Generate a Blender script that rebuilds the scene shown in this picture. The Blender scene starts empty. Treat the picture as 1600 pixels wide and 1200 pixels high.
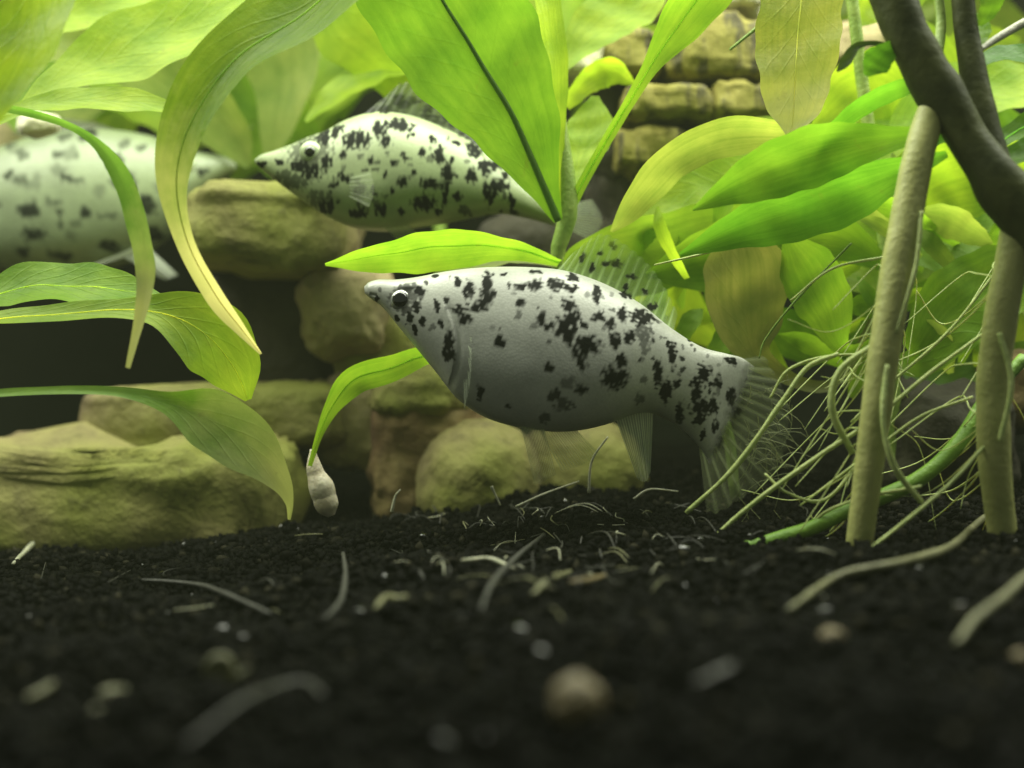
import bpy, math, random
import numpy as np
from mathutils import Vector, Matrix, noise

random.seed(7); RNG = np.random.default_rng(7)
sc = bpy.context.scene
S = 0.01                      # everything below is laid out in centimetres

# ------------------------------------------------------------------ camera, light, exposure
K = 0.8284 / 1600.0           # width of the view per pixel and per cm of distance
HC = 2.7                      # height of the lens above the mean soil level
cam_d = bpy.data.cameras.new('camera'); cam = bpy.data.objects.new('camera', cam_d)
sc.collection.objects.link(cam); sc.camera = cam
cam.location = (0, 0, HC * S); cam.rotation_euler = (math.radians(90), 0, 0)
cam_d.sensor_width = 36; cam_d.lens = 36 / 0.8284
cam_d.clip_start = 0.005; cam_d.clip_end = 5
cam_d.dof.use_dof = True; cam_d.dof.focus_distance = 0.192; cam_d.dof.aperture_fstop = 12.5

w = bpy.data.worlds.new('World'); sc.world = w; w.use_nodes = True
w.node_tree.nodes['Background'].inputs[0].default_value = (0.9, 1.0, 0.82, 1)
w.node_tree.nodes['Background'].inputs[1].default_value = 0.17

def area(name, loc, rot, sx, sy, power, col):
    l = bpy.data.lights.new(name, 'AREA'); l.shape = 'RECTANGLE'
    l.size = sx * S; l.size_y = sy * S; l.energy = power; l.color = col
    o = bpy.data.objects.new(name, l); sc.collection.objects.link(o)
    o.location = Vector(loc) * S; o.rotation_euler = [math.radians(a) for a in rot]
    return o
area('aquarium_lamp', (-1, 20.5, 18.5), (0, 0, 0), 46, 11, 1.95, (0.97, 1.0, 0.83))
sc.view_settings.view_transform = 'Standard'; sc.view_settings.look = 'None'
sc.view_settings.exposure = 0.0; sc.view_settings.gamma = 1.0
sc.cycles.use_denoising = True
sc.cycles.max_bounces = 10; sc.cycles.transparent_max_bounces = 24
sc.cycles.sample_clamp_indirect = 4.0

# ------------------------------------------------------------------ helpers
def P(px, py, d):             # a point of the tank, d cm in front of the lens
    return np.array([(px - 800) * K * d, d, HC - (py - 600) * K * d])

def soil_z(x, y):
    x = np.asarray(x, float); y = np.asarray(y, float)
    z = 0.30 + np.where(x < 0, 0.085 * x, 0.035 * x)
    z = z + 0.35 / (1 + np.exp(-(y - 21) * 0.9)) / (1 + np.exp(-(x + 1.0) * 1.2))
    z = z + 0.07 * np.sin(x * 1.3 + 0.6 * y) + 0.05 * np.sin(y * 1.9 - x * 0.8 + 1.0) + 0.03 * np.sin(3.1 * x + 2.3 * y)
    return z

def soil_d(px, py, lift=0.0):   # distance at which the sight line through a pixel meets the soil
    for d in np.arange(7.0, 34, 0.05):
        p = P(px, py, d)
        if p[2] <= float(soil_z(p[0], p[1])) + lift: return float(d)
    return 34.0

def cr(pts, n):               # Catmull-Rom through rows of numbers
    p = np.array(pts, float)
    if len(p) == 2: return p[0] + (p[1] - p[0]) * np.linspace(0, 1, n)[:, None]
    seg = np.linalg.norm(np.diff(p[:, :2], axis=0), axis=1) ** 0.5 + 1e-6
    t = np.concatenate([[0], np.cumsum(seg)])
    m = np.zeros_like(p)
    m[1:-1] = (p[2:] - p[:-2]) / (t[2:] - t[:-2])[:, None]
    m[0] = (p[1] - p[0]) / seg[0]; m[-1] = (p[-1] - p[-2]) / seg[-1]
    q = np.linspace(0, t[-1], n); i = np.clip(np.searchsorted(t, q, side='right') - 1, 0, len(seg) - 1)
    h = seg[i][:, None]; s = ((q - t[i]) / seg[i])[:, None]
    return ((2*s**3 - 3*s**2 + 1) * p[i] + (s**3 - 2*s**2 + s) * h * m[i]
            + (-2*s**3 + 3*s**2) * p[i+1] + (s**3 - s**2) * h * m[i+1])

WORLD = {}
def wl(o): return WORLD.get(o.name, np.zeros(3))

def link(o, parent, c):
    sc.collection.objects.link(o)
    WORLD[o.name] = np.array(c, float)
    if parent is not None:
        o.parent = parent; c = np.array(c) - wl(parent)
    o.location = Vector(c) * S

def tag(o, label=None, cat=None, group=None, kind=None):
    if label: o['label'] = label
    if cat: o['category'] = cat
    if group: o['group'] = group
    if kind: o['kind'] = kind
    return o

def empty(name, loc, label, cat, group=None):
    o = bpy.data.objects.new(name, None); o.empty_display_size = 0.01
    link(o, None, loc); return tag(o, label, cat, group)

def mesh(name, V, F, mat, parent=None, uv=None, attr=None, color=None, smooth=True, origin=None):
    V = np.asarray(V, float)
    c = V.mean(axis=0) if origin is None else np.asarray(origin, float)
    me = bpy.data.meshes.new(name)
    L = ((V - c) * S).astype(np.float32)
    if isinstance(F, np.ndarray):
        nf, k = F.shape
        me.vertices.add(len(V)); me.vertices.foreach_set('co', L.ravel())
        me.loops.add(nf * k); me.loops.foreach_set('vertex_index', F.astype(np.int32).ravel())
        me.polygons.add(nf); me.polygons.foreach_set('loop_start', np.arange(0, nf * k, k, dtype=np.int32))
        me.update(calc_edges=True)
    else:
        me.from_pydata(L.tolist(), [], F)
    if smooth: me.polygons.foreach_set('use_smooth', np.ones(len(me.polygons), bool))
    if uv is not None:
        u = me.attributes.new('leafuv', 'FLOAT_VECTOR', 'POINT')
        uv3 = np.zeros((len(V), 3), np.float32); uv3[:, :uv.shape[1]] = uv
        u.data.foreach_set('vector', uv3.ravel())
    if attr is not None:
        a = me.attributes.new('spot', 'FLOAT', 'POINT'); a.data.foreach_set('value', np.asarray(attr, np.float32).ravel())
    me.materials.append(mat); me.update()
    o = bpy.data.objects.new(name, me)
    if color is not None: o.color = color
    link(o, parent, c)
    return o

def gridF(n, m, wrap=False):   # quads of an n x m grid, optionally closed across m
    i = np.arange(n - 1)[:, None]; j = np.arange(m if wrap else m - 1)[None, :]
    a = i * m + j; b = i * m + (j + 1) % m
    return np.stack([a, b, b + m, a + m], -1).reshape(-1, 4)

def tubeV(C, R, k=10):         # rings round a 3-D line
    C = np.asarray(C, float); R = np.asarray(R, float)
    T = np.gradient(C, axis=0); T /= np.linalg.norm(T, axis=1)[:, None] + 1e-9
    up = np.array([0.13, 0.9, 0.31]); A = np.cross(T, up); A /= np.linalg.norm(A, axis=1)[:, None] + 1e-9
    B = np.cross(T, A); th = np.linspace(0, 2*np.pi, k, endpoint=False)
    return (C[:, None] + R[:, None, None] * (np.cos(th)[None, :, None] * A[:, None] + np.sin(th)[None, :, None] * B[:, None])).reshape(-1, 3)

def tube(name, C, R, mat, parent=None, k=10, color=None, lump=0.0):
    C = np.asarray(C, float); R = np.asarray(R, float); n = len(C)
    V = tubeV(C, R, k)
    if lump:
        for i in range(len(V)):
            q = noise.noise(Vector(V[i] * 2.2)); c = C[i // k]
            V[i] = c + (V[i] - c) * (1 + lump * q)
    F = [tuple(f) for f in gridF(n, k, True)] + [tuple(range(k))[::-1], tuple(range((n-1)*k, n*k))]
    uv = np.stack([np.tile(np.arange(k) / k, n), np.repeat(np.linspace(0, 1, n), k)], 1)
    return mesh(name, V, F, mat, parent, uv=uv, color=color)

def pxline(rows, n=30):        # rows (px, py, d, radius px) -> centre line and radii in cm
    q = cr(rows, n); C = np.array([P(a, b, c) for a, b, c, _ in q])
    return C, np.maximum(q[:, 3], 0.3) * K * q[:, 2]

# ------------------------------------------------------------------ materials
class NT:
    def __init__(s, name):
        s.m = bpy.data.materials.new(name); s.m.use_nodes = True; s.t = s.m.node_tree; s.n = s.t.nodes
        s.p = s.n['Principled BSDF']; s.out = s.n['Material Output']
    def add(s, typ, **kw):
        x = s.n.new(typ)
        for k, v in kw.items():
            if k.startswith('i_'):
                x.inputs[int(k[2:]) if k[2:].isdigit() else k[2:].replace('_', ' ')].default_value = v
            else: setattr(x, k, v)
        return x
    def l(s, a, b): s.t.links.new(a, b); return s
    def math(s, op, a, b=None, c=None, clamp=False):
        x = s.add('ShaderNodeMath', operation=op, use_clamp=clamp)
        for i, v in enumerate((a, b, c)):
            if v is None: continue
            if isinstance(v, (int, float)): x.inputs[i].default_value = v
            else: s.l(v, x.inputs[i])
        return x.outputs[0]
    def mix(s, f, a, b, mode='MIX'):
        x = s.add('ShaderNodeMix', data_type='RGBA', blend_type=mode)
        for sock, v in ((x.inputs[0], f), (x.inputs[6], a), (x.inputs[7], b)):
            if isinstance(v, (int, float)): sock.default_value = v
            elif isinstance(v, tuple): sock.default_value = v if len(v) == 4 else (*v, 1)
            else: s.l(v, sock)
        return x.outputs[2]
    def noise(s, scale, detail=4, rough=0.55, coord=None, dist=0.0):
        x = s.add('ShaderNodeTexNoise'); x.inputs['Scale'].default_value = scale
        x.inputs['Detail'].default_value = detail; x.inputs['Roughness'].default_value = rough
        x.inputs['Distortion'].default_value = dist
        s.l(coord if coord is not None else s.obj(), x.inputs['Vector']); return x.outputs[0]
    def obj(s):
        if not hasattr(s, '_o'): s._o = s.add('ShaderNodeTexCoord').outputs['Object']
        return s._o
    def ramp(s, f, stops):
        x = s.add('ShaderNodeValToRGB'); e = x.color_ramp.elements
        while len(e) < len(stops): e.new(0.5)
        for q, (p, c) in zip(e, stops): q.position = p; q.color = (*c, 1) if len(c) == 3 else c
        s.l(f, x.inputs[0]); return x.outputs[0]
    def attr(s, name, out='Fac'): return s.add('ShaderNodeAttribute', attribute_name=name).outputs[out]
    def bump(s, h, strength, dist):
        x = s.add('ShaderNodeBump'); x.inputs['Strength'].default_value = strength; x.inputs['Distance'].default_value = dist
        s.l(h, x.inputs['Height']); return x.outputs[0]

def leaf_material(name, trans, rough):
    t = NT(name); oi = t.add('ShaderNodeObjectInfo')
    sep = t.add('ShaderNodeSeparateXYZ'); t.l(t.attr('leafuv', 'Vector'), sep.inputs[0]); u, v = sep.outputs[0], sep.outputs[1]
    n1 = t.noise(160, 5); n2 = t.noise(900, 3)
    col = t.mix(1.0, oi.outputs['Color'], t.ramp(n1, [(0.3, (0.72, 0.8, 0.7)), (0.7, (1.2, 1.1, 1.15))]), 'MULTIPLY')
    cx = t.add('ShaderNodeCombineXYZ'); t.l(t.math('MULTIPLY', u, 9.0), cx.inputs[0]); t.l(t.math('MULTIPLY', v, 2.2), cx.inputs[1]); t.l(t.math('MULTIPLY', oi.outputs['Random'], 40.0), cx.inputs[2])
    st = t.noise(1.0, 5, 0.6, coord=cx.outputs[0])
    col = t.mix(1.0, col, t.ramp(st, [(0.3, (0.8, 0.86, 0.76)), (0.7, (1.12, 1.08, 1.12))]), 'MULTIPLY')
    au = t.math('ABSOLUTE', u)
    ph = t.math('SUBTRACT', t.math('MULTIPLY', v, 11.0), t.math('MULTIPLY', t.math('POWER', au, 0.8), 2.6))
    sn = t.math('SINE', t.math('ADD', t.math('MULTIPLY', ph, 6.283), t.math('MULTIPLY', n1, 2.5)))
    vein = t.math('MULTIPLY', t.math('POWER', t.math('MULTIPLY', t.math('ADD', sn, 1.0), 0.5), 26.0), t.math('SUBTRACT', 1.0, t.math('POWER', au, 3.0)), clamp=True)
    mid = t.math('POWER', t.math('SUBTRACT', 1.0, au, clamp=True), 14.0)
    vm = t.math('MAXIMUM', t.math('MULTIPLY', vein, 0.1), t.math('MULTIPLY', mid, 0.1))
    col = t.mix(vm, col, t.mix(1.0, col, (0.62, 0.72, 0.5), 'MULTIPLY'))
    bm = t.math('MULTIPLY', oi.outputs['Alpha'], t.math('MULTIPLY', t.math('SUBTRACT', t.math('ADD', v, t.math('MULTIPLY', n1, 0.35)), 0.72), 3.2, clamp=True))
    col = t.mix(bm, col, (0.58, 0.56, 0.36))
    blot = t.math('MULTIPLY', t.math('SUBTRACT', t.noise(330, 4, coord=None), 0.66, clamp=True), 3.0, clamp=True)
    col = t.mix(blot, col, (0.13, 0.12, 0.03))
    t.l(col, t.p.inputs['Base Color']); t.p.inputs['Roughness'].default_value = rough
    t.p.inputs['Specular IOR Level'].default_value = 0.2
    t.l(t.bump(t.math('ADD', t.math('MULTIPLY', vein, -0.25), t.math('ADD', t.math('MULTIPLY', n2, 0.5), n1)), 0.35, 0.0006), t.p.inputs['Normal'])
    tr = t.add('ShaderNodeBsdfTranslucent')
    t.l(t.mix(1.0, col, (1.6, 1.5, 0.75), 'MULTIPLY'), tr.inputs[0])
    ms = t.add('ShaderNodeMixShader'); ms.inputs[0].default_value = trans
    t.l(t.p.outputs[0], ms.inputs[1]); t.l(tr.outputs[0], ms.inputs[2]); t.l(ms.outputs[0], t.out.inputs[0])
    return t.m
M = {}
M['leaf'] = leaf_material('leaf', 0.6, 0.42)

def stem_material(name, base, dark, trans=0.15, scale=300):
    t = NT(name); n1 = t.noise(scale, 5); n2 = t.noise(scale * 5, 3)
    col = t.ramp(n1, [(0.3, dark), (0.72, base)])
    t.l(col, t.p.inputs['Base Color']); t.p.inputs['Roughness'].default_value = 0.55
    t.p.inputs['Subsurface Weight'].default_value = trans; t.p.inputs['Subsurface Radius'].default_value = (0.6, 0.5, 0.2)
    t.p.inputs['Subsurface Scale'].default_value = 0.0015
    t.l(t.bump(t.math('ADD', n1, t.math('MULTIPLY', n2, 0.5)), 0.5, 0.0006), t.p.inputs['Normal'])
    return t.m
M['stem'] = stem_material('green_stem', (0.26, 0.36, 0.06), (0.16, 0.27, 0.03))
M['algae'] = stem_material('hair_algae', (0.12, 0.145, 0.05), (0.07, 0.09, 0.025))
M['midrib'] = stem_material('midrib', (0.15, 0.26, 0.03), (0.12, 0.21, 0.02))
M['midrib_pale'] = stem_material('midrib_pale', (0.42, 0.5, 0.16), (0.34, 0.42, 0.1))
M['woody'] = stem_material('woody_stem', (0.062, 0.072, 0.018), (0.022, 0.028, 0.008), 0.0, 160)  # backlit darkness of the thick stems is put into this colour
M['woody'].node_tree.nodes['Principled BSDF'].inputs['Specular IOR Level'].default_value = 0.12
M['root'] = stem_material('tan_root', (0.40, 0.41, 0.14), (0.31, 0.33, 0.10), 0.2, 240)
M['rootlet'] = stem_material('pale_rootlet', (0.45, 0.52, 0.2), (0.3, 0.38, 0.11), 0.2, 400)
M['runner'] = stem_material('green_runner', (0.15, 0.29, 0.015), (0.09, 0.2, 0.01), 0.0, 260)
M['strand'] = stem_material('pale_strand', (0.4, 0.4, 0.29), (0.22, 0.23, 0.15), 0.1, 500)
M['old_root'] = stem_material('old_root', (0.035, 0.035, 0.026), (0.014, 0.014, 0.01), 0.0, 300)
M['litter'] = stem_material('olive_litter', (0.17, 0.17, 0.075), (0.09, 0.09, 0.035), 0.0, 400)
M['shell'] = stem_material('cream_shell', (0.75, 0.7, 0.55), (0.5, 0.42, 0.28), 0.1, 300)
M['pellet'] = stem_material('food_pellet', (0.17, 0.13, 0.05), (0.11, 0.082, 0.03), 0.0, 700)
M['snail'] = stem_material('snail_shell', (0.13, 0.125, 0.05), (0.075, 0.08, 0.03), 0.0, 500)

def stone_material(name, a, b, algae, amt, crack=0.0):
    t = NT(name); n1 = t.noise(55, 6, 0.62); n2 = t.noise(300, 5, 0.6); n3 = t.noise(28, 4)
    col = t.ramp(n1, [(0.28, b), (0.5, a), (0.78, tuple(min(1, c * 1.35) for c in a))])
    geo = t.add('ShaderNodeNewGeometry'); sx = t.add('ShaderNodeSeparateXYZ'); t.l(geo.outputs['Normal'], sx.inputs[0])
    f = t.math('MULTIPLY', t.math('ADD', t.math('MULTIPLY', sx.outputs[2], 0.25), t.math('SUBTRACT', t.math('MULTIPLY', n3, 6.0), 2.5)), amt, clamp=True)
    col = t.mix(f, col, algae)
    pit = t.math('MULTIPLY', t.math('SUBTRACT', n2, 0.57, clamp=True), 7.0, clamp=True)
    col = t.mix(t.math('MULTIPLY', pit, 0.55), col, t.mix(1.0, col, (0.35, 0.33, 0.3), 'MULTIPLY'))
    if crack:                  # dark weathered grooves that run down the blocks
        mp = t.add('ShaderNodeMapping'); mp.inputs['Scale'].default_value = (330, 330, 70); t.l(t.obj(), mp.inputs[0])
        gr = t.math('MULTIPLY', t.math('SUBTRACT', t.noise(1.0, 3, 0.6, coord=mp.outputs[0]), 0.52, clamp=True), 9.0, clamp=True)
        col = t.mix(t.math('MULTIPLY', gr, crack), col, (0.03, 0.025, 0.01))
    t.l(col, t.p.inputs['Base Color']); t.p.inputs['Roughness'].default_value = 0.8
    t.l(t.bump(t.math('ADD', n1, t.math('MULTIPLY', n2, 0.6)), 0.8, 0.0015), t.p.inputs['Normal'])
    return t.m
M['stone_algae'] = stone_material('algae_stone', (0.24, 0.195, 0.085), (0.06, 0.042, 0.016), (0.18, 0.19, 0.03), 0.7)
M['stone_pink'] = stone_material('pinkish_stone', (0.34, 0.26, 0.15), (0.12, 0.08, 0.04), (0.2, 0.2, 0.06), 0.4)
M['stone_red'] = stone_material('red_brown_stone', (0.13, 0.06, 0.03), (0.05, 0.025, 0.012), (0.2, 0.19, 0.05), 0.35)
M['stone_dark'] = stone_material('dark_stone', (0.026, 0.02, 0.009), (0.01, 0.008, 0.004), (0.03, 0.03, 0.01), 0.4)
M['stone_ruin'] = stone_material('ruin_block', (0.22, 0.18, 0.035), (0.05, 0.038, 0.01), (0.17, 0.17, 0.02), 0.5, 0.85)
M['stone_white'] = stone_material('white_stone', (0.7, 0.66, 0.52), (0.35, 0.32, 0.22), (0.5, 0.5, 0.25), 0.3)

t = NT('black_soil'); isl = t.add('ShaderNodeNewGeometry').outputs['Random Per Island']; n1 = t.noise(700, 4)
t.l(t.mix(t.math('MULTIPLY', n1, 0.6), t.ramp(isl, [(0.0, (0.001, 0.001, 0.0008)), (0.8, (0.003, 0.003, 0.0022)), (0.95, (0.008, 0.0075, 0.005)), (1.0, (0.035, 0.032, 0.02))]), (0.002, 0.0022, 0.0014)), t.p.inputs['Base Color'])
t.p.inputs['Roughness'].default_value = 0.5; t.l(t.math('ADD', 0.02, t.math('MULTIPLY', t.math('GREATER_THAN', t.math('FRACT', t.math('MULTIPLY', isl, 37.0)), 0.995), 0.6)), t.p.inputs['Specular IOR Level']); t.l(t.math('SUBTRACT', 0.55, t.math('MULTIPLY', t.math('GREATER_THAN', t.math('FRACT', t.math('MULTIPLY', isl, 37.0)), 0.995), 0.4)), t.p.inputs['Roughness'])
t.l(t.bump(n1, 0.6, 0.0004), t.p.inputs['Normal']); M['soil'] = t.m
t = NT('tank_back'); n1 = t.noise(40, 4)
t.l(t.ramp(n1, [(0.3, (0.004, 0.005, 0.003)), (0.7, (0.009, 0.011, 0.007))]), t.p.inputs['Base Color']); t.p.inputs['Roughness'].default_value = 0.9; t.p.inputs['Specular IOR Level'].default_value = 0.03; M['back'] = t.m

def fish_material(name, white, dark, scalebump):
    t = NT(name); sp = t.attr('spot'); uvv = t.attr('leafuv', 'Vector')
    vor = t.add('ShaderNodeTexVoronoi'); vor.inputs['Scale'].default_value = 2400.0
    t.l(t.obj(), vor.inputs['Vector'])
    n1 = t.noise(130, 5); n2 = t.noise(1500, 3)
    base = t.ramp(n1, [(0.3, tuple(c * 0.74 for c in white)), (0.62, white)])
    base = t.mix(t.math('MULTIPLY', t.math('SUBTRACT', vor.outputs['Distance'], 0.35, clamp=True), 0.9, clamp=True), base, t.mix(1.0, base, (0.8, 0.81, 0.8), 'MULTIPLY'))
    t.l(t.mix(t.math('MULTIPLY', sp, 1.0, clamp=True), base, dark), t.p.inputs['Base Color'])
    t.l(t.math('ADD', 0.36, t.math('MULTIPLY', sp, 0.3)), t.p.inputs['Roughness']); t.l(t.math('SUBTRACT', 0.5, t.math('MULTIPLY', sp, 0.42)), t.p.inputs['Specular IOR Level'])
    t.l(t.bump(t.math('ADD', t.math('MULTIPLY', vor.outputs['Distance'], -1.0), t.math('MULTIPLY', n2, 0.6)), scalebump, 0.0003), t.p.inputs['Normal'])
    su = t.add('ShaderNodeSeparateXYZ'); t.l(uvv, su.inputs[0])            # the last scales thin out over the clear tail
    t.l(t.math('SUBTRACT', 1.0, t.math('MULTIPLY', t.math('SUBTRACT', t.math('ADD', su.outputs[0], t.math('MULTIPLY', t.noise(420, 3), 0.06)), 0.985), 24.0, clamp=True)), t.p.inputs['Alpha'])
    return t.m
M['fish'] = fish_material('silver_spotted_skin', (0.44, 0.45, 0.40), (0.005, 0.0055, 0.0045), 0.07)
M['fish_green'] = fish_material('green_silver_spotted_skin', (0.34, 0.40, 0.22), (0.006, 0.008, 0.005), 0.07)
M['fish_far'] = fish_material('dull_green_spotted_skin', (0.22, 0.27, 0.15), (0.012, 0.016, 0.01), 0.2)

def fin_material(name, colr, alpha):
    t = NT(name); sp = t.attr('spot'); sep = t.add('ShaderNodeSeparateXYZ'); t.l(t.attr('leafuv', 'Vector'), sep.inputs[0])
    ray = t.math('POWER', t.math('MULTIPLY', t.math('ADD', t.math('SINE', t.math('MULTIPLY', sep.outputs[0], 6.283 * 15)), 1.0), 0.5), 3.0)
    col = t.mix(sp, t.mix(ray, colr, tuple(min(1, c * 1.5) for c in colr)), (0.02, 0.025, 0.015))
    tr = t.add('ShaderNodeBsdfTranslucent'); t.l(col, tr.inputs[0]); t.l(col, t.p.inputs['Base Color']); t.p.inputs['Roughness'].default_value = 0.4
    ms = t.add('ShaderNodeMixShader', i_0=0.5); t.l(t.p.outputs[0], ms.inputs[1]); t.l(tr.outputs[0], ms.inputs[2])
    tp = t.add('ShaderNodeBsdfTransparent'); m2 = t.add('ShaderNodeMixShader')
    a = t.math('ADD', t.math('ADD', alpha, t.math('MULTIPLY', ray, 0.3)), t.math('MULTIPLY', sp, 0.6), clamp=True)
    a = t.math('ADD', a, t.math('MULTIPLY', t.math('POWER', t.math('SUBTRACT', 1.0, sep.outputs[1], clamp=True), 4.0), 0.45), clamp=True)
    a = t.math('MULTIPLY', a, t.math('SUBTRACT', 1.0, t.math('MULTIPLY', t.math('POWER', sep.outputs[1], 3.0), 0.45)))
    t.l(a, m2.inputs[0]); t.l(tp.outputs[0], m2.inputs[1]); t.l(ms.outputs[0], m2.inputs[2]); t.l(m2.outputs[0], t.out.inputs[0])
    return t.m
M['fin'] = fin_material('clear_green_fin', (0.34, 0.46, 0.2), 0.3)
M['fin_tail'] = fin_material('dusky_tail_fin', (0.22, 0.25, 0.14), 0.4)
M['fin_white'] = fin_material('milky_fin', (0.6, 0.66, 0.52), 0.6)
M['fin_faint'] = fin_material('faint_fin', (0.42, 0.48, 0.32), 0.28)
M['fin_dark'] = fin_material('mottled_dark_fin', (0.12, 0.145, 0.08), 0.85)
def plain(name, c, rough, metal=0.0, coat=0.0):
    t = NT(name); n = t.noise(1200, 3)
    t.l(t.mix(n, c, tuple(q * 0.7 for q in c)), t.p.inputs['Base Color']); t.p.inputs['Roughness'].default_value = rough
    t.p.inputs['Metallic'].default_value = metal; t.p.inputs['Coat Weight'].default_value = coat; return t.m
M['iris'] = plain('silver_iris', (0.42, 0.43, 0.4), 0.22, 0.6); M['pupil'] = plain('black_pupil', (0.004, 0.004, 0.004), 0.08, 0, 1.0)
M['iris_green'] = plain('green_iris', (0.5, 0.58, 0.36), 0.35, 0.2)
M['eye_patch'] = plain('dusky_socket', (0.16, 0.165, 0.16), 0.35, 0.2)

# ------------------------------------------------------------------ the setting: soil, back of the tank
xs = np.linspace(-24, 24, 240); ys = np.linspace(4, 40, 200)
X, Y = np.meshgrid(xs, ys); Z = soil_z(X, Y)
Z = Z + 0.05 * np.array([[noise.noise(Vector((a * 3, b * 3, 0))) for a in xs] for b in ys])
tag(mesh('soil_bed', np.stack([X, Y, Z], -1).reshape(-1, 3), gridF(200, 240), M['soil']), kind='structure')
bw = [(-40, 39, -3), (40, 39, -3), (40, 39, 34), (-40, 39, 34), (-40, 39.6, -3), (40, 39.6, -3), (40, 39.6, 34), (-40, 39.6, 34)]
BF = [(0,1,2,3), (7,6,5,4), (0,4,5,1), (1,5,6,2), (2,6,7,3), (3,7,4,0)]
tag(mesh('back_wall', bw, BF, M['back'], smooth=False), kind='structure')

ICO_V = []; g = (1 + 5 ** 0.5) / 2
for a, b in ((1, g), (-1, g), (1, -g), (-1, -g)): ICO_V += [(0, a, b), (a, b, 0), (b, 0, a)]
ICO_V = np.array(ICO_V, float); ICO_V /= np.linalg.norm(ICO_V[0])
ICO_F = []
dd = np.linalg.norm(ICO_V[:, None] - ICO_V[None], axis=2); E = dd < 1.1
for i in range(12):
    for j in range(i + 1, 12):
        for k in range(j + 1, 12):
            if E[i, j] and E[j, k] and E[i, k]:
                nrm = np.dot(np.cross(ICO_V[j] - ICO_V[i], ICO_V[k] - ICO_V[i]), ICO_V[i])
                ICO_F.append((i, j, k) if nrm > 0 else (i, k, j))
ICO_F = np.array(ICO_F)

def granules(name, n, rmin, rmax, dmin, dmax, power, lift):
    d = dmin + (dmax - dmin) * RNG.random(n) ** power
    x = (RNG.random(n) - 0.5) * (0.86 * d + 4); y = d
    r = rmin + (rmax - rmin) * RNG.random(n) ** 2.2
    z = soil_z(x, y) + r * lift * RNG.random(n)
    V = ICO_V[None] * (1 + 0.9 * (RNG.random((n, 12, 1)) - 0.5)) * (r[:, None, None]) * (0.65 + 0.7 * RNG.random((n, 1, 3)))
    a = RNG.random(n) * 6.28; c, s = np.cos(a)[:, None], np.sin(a)[:, None]
    Vx = V[..., 0] * c - V[..., 1] * s; Vy = V[..., 0] * s + V[..., 1] * c
    V = np.stack([Vx, Vy, V[..., 2]], -1) + np.stack([x, y, z], -1)[:, None]
    F = (ICO_F[None] + (np.arange(n) * 12)[:, None, None]).reshape(-1, 3)
    return tag(mesh(name, V.reshape(-1, 3), F, M['soil'], smooth=False), kind='stuff')
tag(granules('soil_granules', 95000, 0.012, 0.085, 6.5, 31, 0.75, 1.1), 'black granular aquarium soil covering the tank floor', 'soil')

# ------------------------------------------------------------------ stones
def ico_sphere(sub):
    V = [tuple(v) for v in ICO_V]; F = [tuple(f) for f in ICO_F]; 
    for _ in range(sub):
        cache = {}; G = []
        def midp(a, b):
            k = (min(a, b), max(a, b))
            if k not in cache:
                q = np.array(V[a]) + np.array(V[b]); q /= np.linalg.norm(q); V.append(tuple(q)); cache[k] = len(V) - 1
            return cache[k]
        for a, b, c in F:
            ab, bc, ca = midp(a, b), midp(b, c), midp(c, a); G += [(a, ab, ca), (b, bc, ab), (c, ca, bc), (ab, bc, ca)]
        F = G
    return np.array(V), np.array(F)
SPH_V, SPH_F = ico_sphere(4); SPH3_V, SPH3_F = ico_sphere(2)

def rockV(px0, py0, px1, py1, d, thick, e=0.6, rough=0.10, seed=0, tilt=0.0, groove=0.0, taper=0.0, strata=0.0):
    c = P((px0 + px1) / 2, (py0 + py1) / 2, d); hw = (px1 - px0) / 2 * K * d; hh = (py1 - py0) / 2 * K * d
    q = np.sign(SPH_V) * np.abs(SPH_V) ** e
    q = q / np.maximum(1, np.abs(q).max(axis=1, keepdims=True))
    q[:, 2] *= 1 + taper * q[:, 0]
    V = q * np.array([hw, thick, hh])
    m = min(hw, hh, thick)
    for i in range(len(V)):
        v = Vector(V[i]) ; so = Vector((seed * 7.3, seed * 3.1, seed))
        h = noise.fractal(v * (0.9 / max(m, 0.4)) + so, 0.9, 2.1, 4) * rough * m * 1.3 + noise.noise(v * 3.0 + so) * rough * 0.12
        if groove: h -= groove * max(0, noise.noise(Vector((v.x * 2.6, seed * 3.7, v.z * 0.5)))) ** 0.7
        if strata: h -= strata * (0.5 + 0.5 * math.sin(v.z * 5.5 + 2.2 * noise.noise(v * 0.6 + so))) ** 3 * (0.6 + noise.noise(v * 1.1 + so))
        V[i] += np.array(SPH_V[i]) * h
    if tilt:
        a = math.radians(tilt); R = np.array([[math.cos(a), 0, math.sin(a)], [0, 1, 0], [-math.sin(a), 0, math.cos(a)]]); V = V @ R.T
    return V + c

def rock(name, box, d, thick, mat, label, parent=None, **kw):
    V = rockV(*box, d, thick, **kw)
    o = mesh(name, V, SPH_F, M[mat], parent)
    if parent is None: tag(o, label, 'stone', 'stones stacked along the back of the tank')
    return o
rock('stone', (300, 300, 556, 436), 25.5, 2.0, 'stone_algae', 'big olive stone slab under the snout of the fish that swims higher', seed=1, e=0.42, tilt=3, taper=0.1, rough=0.16, strata=0.16)
rock('stone', (330, 425, 545, 640), 27.6, 1.6, 'stone_dark', 'dark brown stone block in the gap below the olive slab', seed=2, e=0.5)
rock('stone', (478, 415, 612, 560), 25.3, 1.2, 'stone_pink', 'pinkish stone lump before the mouth of the lower fish', seed=3, rough=0.2)
rock('stone', (520, 480, 730, 610), 26.2, 1.4, 'stone_algae', 'pale grey green stone under the chin of the lower fish', seed=4)
rock('stone', (150, 598, 560, 708), 26.0, 2.0, 'stone_algae', 'long flat stone ledge lying on the yellow green boulder', seed=5, e=0.38, tilt=-2, strata=0.12)
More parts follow.
